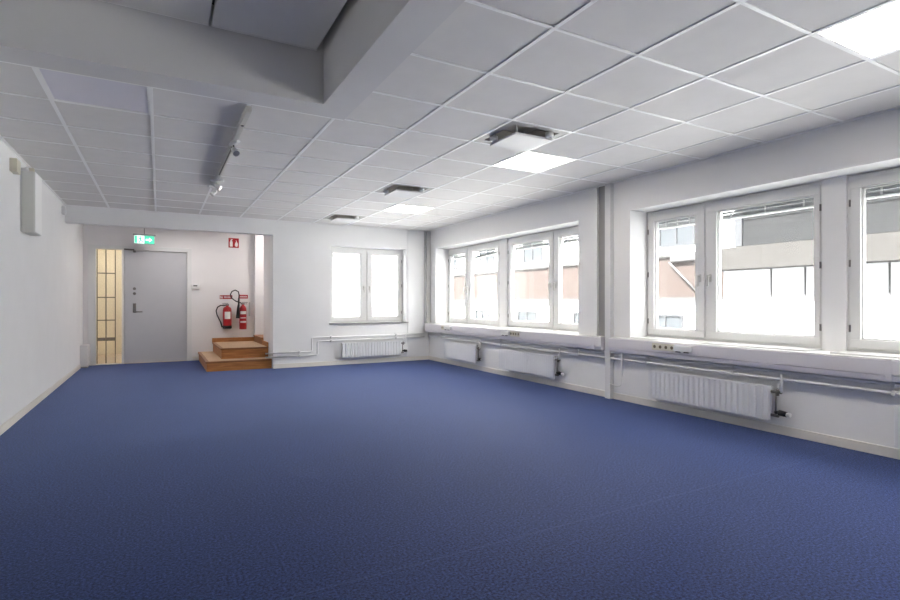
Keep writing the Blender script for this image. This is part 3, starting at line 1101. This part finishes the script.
outlet(6.55, [('w', 0.20), ('s', 0.12), ('s', 0.12)], 'socket outlet on the trunking in front of the pier of the far windows')
outlet(3.80, [('s', 0.14), ('s', 0.14), ('w', 0.20)], 'socket outlet on the trunking above the large ribbed radiator')

# ------------------------------------------------------------------ radiators
def radiator(L, label, loc, rotz, ribs, valve=True, H=0.295, zlow=0.459, zup=0.52):
    """local x along the wall from 0 to L, y: wall at 0, front towards -y"""
    t = thing('radiator', label, 'radiator', loc, rotz, 'white panel radiators')
    b = B()
    yb, yf = -0.045, -0.105
    n = int(L / (0.053 if ribs else 0.044))
    p = L / n
    bm_ = b
    # ribbed front sheet: profile in x, y
    prof = []
    for k in range(n):
        x = k * p
        dd = 0.016 if ribs else 0.002
        prof += [(x + p * 0.10, yf + dd), (x + p * 0.24, yf), (x + p * 0.76, yf), (x + p * 0.90, yf + dd)]
    front0 = [bm_.verts.new((x, y, 0.012)) for x, y in prof]
    front1 = [bm_.verts.new((x, y, H - 0.012)) for x, y in prof]
    for k in range(len(prof) - 1):
        bm_.faces.new((front0[k], front0[k + 1], front1[k + 1], front1[k]))
    box(bm_, 0, L, yf + (0.017 if ribs else 0.011), yf + 0.022, 0.0, H, bev=0.001, seg=1)
    obj('front_panel', b, M['rad'], t)
    b = B()
    box(b, 0.01, L - 0.01, yb - 0.012, yb, 0.005, H - 0.005, bev=0.003, seg=1)
    for k in range(int(L / 0.1)):
        box(b, 0.04 + k * 0.1, 0.045 + k * 0.1, yf + 0.022, yb - 0.012, 0.01, H - 0.01)
    obj('rear_panel', b, M['rad'], t)
    b = B()
    box(b, 0.0, L, yf + 0.022, yb - 0.012, H - 0.012, H - 0.004)
    obj('top_grille', b, M['grey'], t)
    for sx in (0.15, L - 0.15):
        b = B()
        box(b, sx - 0.015, sx + 0.015, yb, 0.0, 0.03, H - 0.03)
        obj('wall_bracket', b, M['white'], t)
    if valve:
        b = B()
        tube(b, [(L - 0.004, -0.075, H - 0.045), (L + 0.085, -0.075, H - 0.045)], 0.012, 10)
        tube(b, [(L + 0.05, -0.075, H - 0.02), (L + 0.05, -0.075, H - 0.075)], 0.014, 10)
        tube(b, [(L + 0.035, -0.075, H - 0.045), (L + 0.035, -0.075, 0.06)], 0.008, 8)
        tube(b, [(L - 0.004, -0.075, 0.05), (L + 0.06, -0.075, 0.05)], 0.012, 10)
        v = obj('valve', b, M['bronze'], t)
        b = B()
        tube(b, [(L + 0.06, -0.075, 0.08), (L + 0.065, -0.075, 0.08), (L + 0.125, -0.075, 0.075)], [0.02, 0.024, 0.022], 14)
        tube(b, [(L + 0.03, -0.075, 0.08), (L + 0.06, -0.075, 0.08)], 0.014, 10)
        obj('thermostat_knob', b, M['black'], v)
        b = B()
        tube(b, [(L + 0.125, -0.075, 0.075), (L + 0.155, -0.075, 0.073)], 0.018, 12)
        obj('knob_cap', b, M['white'], v)
        b = B()
        tube(b, rounded([(L + 0.05, -0.075, H - 0.03), (L + 0.05, -0.075, H + 0.02), (L + 0.05, -0.045, H + 0.02), (L + 0.05, -0.045, zlow - loc[2] - 0.002)], 0.01), 0.008, 8)
        obj('feed_pipe', b, M['pipe'], v)
        b = B()
        tube(b, rounded([(L + 0.085, -0.082, H - 0.045), (L + 0.085, -0.082, zup - loc[2])], 0.01), 0.008, 8)
        obj('feed_pipe', b, M['pipe'], v)
    return t
radiator(1.11, 'smooth white radiator in the far right corner below the trunking', (XR - 0.002, 8.42, 0.12), -PI / 2, False)
radiator(1.28, 'smooth white radiator below the trunking left of the white duct', (XR - 0.002, 6.65, 0.12), -PI / 2, False)
radiator(1.27, 'large ribbed white radiator right of the white duct', (XR - 0.002, 3.86, 0.115), -PI / 2, True)
radiator(1.25, 'white radiator cut by the right edge of the photo', (XR - 0.002, 1.735, 0.10), -PI / 2, True)
radiator(1.15, 'ribbed white radiator under the small far window', (2.84, YB - 0.002, 0.125), 0, True, H=0.27, zlow=0.434, zup=0.50)

# ------------------------------------------------------------------ heating pipes
def pipe_run(name_label, pts, r, clips, clip_dir):
    t = thing('heating_pipe', name_label, 'pipe', (0, 0, 0), 0, 'white heating pipes')
    b = B()
    tube(b, rounded(pts, 0.035), r, 12)
    obj('pipe_run', b, M['pipe'], t)
    for c in clips:
        b = B()
        if clip_dir == 'x':
            box(b, XR - 0.066, XR - 0.002, c - 0.012, c + 0.012, pts[0][2] - 0.02, pts[0][2] + 0.02, bev=0.003)
        else:
            z = c[1]
            box(b, c[0] - 0.012, c[0] + 0.012, YB - 0.07, YB - 0.002, z - 0.02, z + 0.02, bev=0.003)
        obj('pipe_clip', b, M['duct'], t)
PXW = XR - 0.045
pipe_run('upper white heating pipe on the window wall, close under the trunking', [(PXW, YF + 0.05, 0.535), (PXW, YB - 0.05, 0.535)], 0.012, [1.75, 2.95, 3.92, 4.96, 6.66, 8.6], 'x')
pipe_run('lower white heating pipe on the window wall, above the radiators', [(PXW, YF + 0.05, 0.472), (PXW, YB - 0.05, 0.472)], 0.013, [1.75, 2.95, 3.92, 4.96, 6.66, 8.6], 'x')
PYW = YB - 0.045
pipe_run('upper white heating pipe on the far wall stepping up to the radiator', [(1.55, PYW, 0.262), (2.32, PYW, 0.262), (2.32, PYW, 0.503), (4.50, PYW, 0.515)], 0.012, [(2.11, 0.262), (2.66, 0.503), (3.9, 0.512)], 'y')
pipe_run('lower white heating pipe on the far wall stepping up to the radiator', [(1.55, PYW, 0.198), (2.42, PYW, 0.198), (2.42, PYW, 0.437), (4.50, PYW, 0.455)], 0.013, [(2.11, 0.198), (2.66, 0.437), (3.9, 0.452)], 'y')

t = thing('cable', 'white cable hanging in a loop under the trunking beside the duct', 'cable', (4.542, 4.24, 0))
b = B()
box(b, -0.010, 0.010, -0.012, 0.012, 0.30, 0.55, bev=0.003)
obj('cover_strip', b, M['white'], t)
b = B()
tube(b, rounded([(0.0, 0, 0.31), (0.0, 0, 0.19), (0.0, 0.07, 0.165), (0.005, 0.18, 0.185)], 0.03), 0.007, 8)
obj('wire', b, M['white'], t)

# ------------------------------------------------------------------ outside
bm = B()
box(bm, XO + 0.02, 40, -30, 60, -3.4, -3.2)
box(bm, -30, XO + 0.02, 14.2, 60, -3.4, -3.2)
tag(obj('ground', bm, M['ground']), 'grey street ground outside the windows', 'ground', kind='structure')

def facade(name, label, loc, rotz, x0, x1, z0, z1, wins, band, winw=1.3, brick='bbrick', glass='bglass', frame='bframe'):
    """local x along the front, front at y=0, building behind (+y)"""
    t = thing(name, label, 'building', loc, rotz)
    b = B()
    box(b, x0, x1, 0, 5, z0, z1)
    obj('wall', b, M['bplaster'], t)
    if band:
        b = B()
        box(b, x0, x1, -0.08, 0, band[0], band[1])
        obj('brick_band', b, M[brick], t)
        b = B()
        box(b, x0, x1, -0.16, 0, band[1], band[1] + 0.08)
        box(b, x0, x1, -0.16, 0, band[0] - 0.08, band[0])
        obj('ledge', b, M['rframe' if brick == 'rbrick' else 'bshop'], t)
    for wx, wz0, wz1 in wins:
        b = B()
        w = winw / 2
        e = 0.07
        for q in ((wx - w, wx + w, wz0, wz0 + e), (wx - w, wx + w, wz1 - e, wz1), (wx - w, wx - w + e, wz0 + e, wz1 - e), (wx + w - e, wx + w, wz0 + e, wz1 - e), (wx - 0.03, wx + 0.03, wz0 + e, wz1 - e)):
            box(b, q[0], q[1], -0.06, 0.0, q[2], q[3])
        f = obj('window', b, M[frame], t)
        b = B()
        box(b, wx - w + e, wx + w - e, -0.02, 0.0, wz0 + e, wz1 - e)
        obj('pane', b, M[glass], f)
    return t
ws = []
for y in (7.2, 10.85, 14.4, 18.0, 21.6, 25.2, 28.8):
    ws.append((-y, 2.85, 4.3))
    ws.append((-y - 0.4, -0.9, 0.75))
facade('opposite_building', 'pale building with a brick band across the street behind the long window wall', (14, 0, 0), -PI / 2, -34, 8, -3.2, 7.5, ws, (1.28, 2.53))
ws = []
for x in (1.5, 4.5, 7.5, 10.5):
    ws.append((x, 1.6, 3.0))
    ws.append((x, -0.7, 0.9))
facade('rear_building', 'white building seen faintly through the small far window', (0, 27, 0), 0, -8, 12.6, -3.2, 9, ws, (3.3, 4.4), brick='rbrick', glass='rglass', frame='rframe')

# shop sign arm on the opposite building
t = thing('wall_bracket_arm', 'pale sloping bracket arm with box on the building across the street', 'bracket', (13.95, 11.05, 0))
b = B()
tube(b, [(-0.12, -0.05, 2.35), (-0.12, -1.0, 1.45)], 0.035, 8)
tube(b, [(-0.12, -0.05, 2.35), (0.0, -0.05, 2.35)], 0.03, 8)
obj('arm', b, M['post'], t)
b = B()
box(b, -0.16, -0.035, -1.25, -0.1, 2.36, 2.62, bev=0.03)
obj('box', b, M['post'], t)

# roofed loading canopy with sheeting close outside the near windows
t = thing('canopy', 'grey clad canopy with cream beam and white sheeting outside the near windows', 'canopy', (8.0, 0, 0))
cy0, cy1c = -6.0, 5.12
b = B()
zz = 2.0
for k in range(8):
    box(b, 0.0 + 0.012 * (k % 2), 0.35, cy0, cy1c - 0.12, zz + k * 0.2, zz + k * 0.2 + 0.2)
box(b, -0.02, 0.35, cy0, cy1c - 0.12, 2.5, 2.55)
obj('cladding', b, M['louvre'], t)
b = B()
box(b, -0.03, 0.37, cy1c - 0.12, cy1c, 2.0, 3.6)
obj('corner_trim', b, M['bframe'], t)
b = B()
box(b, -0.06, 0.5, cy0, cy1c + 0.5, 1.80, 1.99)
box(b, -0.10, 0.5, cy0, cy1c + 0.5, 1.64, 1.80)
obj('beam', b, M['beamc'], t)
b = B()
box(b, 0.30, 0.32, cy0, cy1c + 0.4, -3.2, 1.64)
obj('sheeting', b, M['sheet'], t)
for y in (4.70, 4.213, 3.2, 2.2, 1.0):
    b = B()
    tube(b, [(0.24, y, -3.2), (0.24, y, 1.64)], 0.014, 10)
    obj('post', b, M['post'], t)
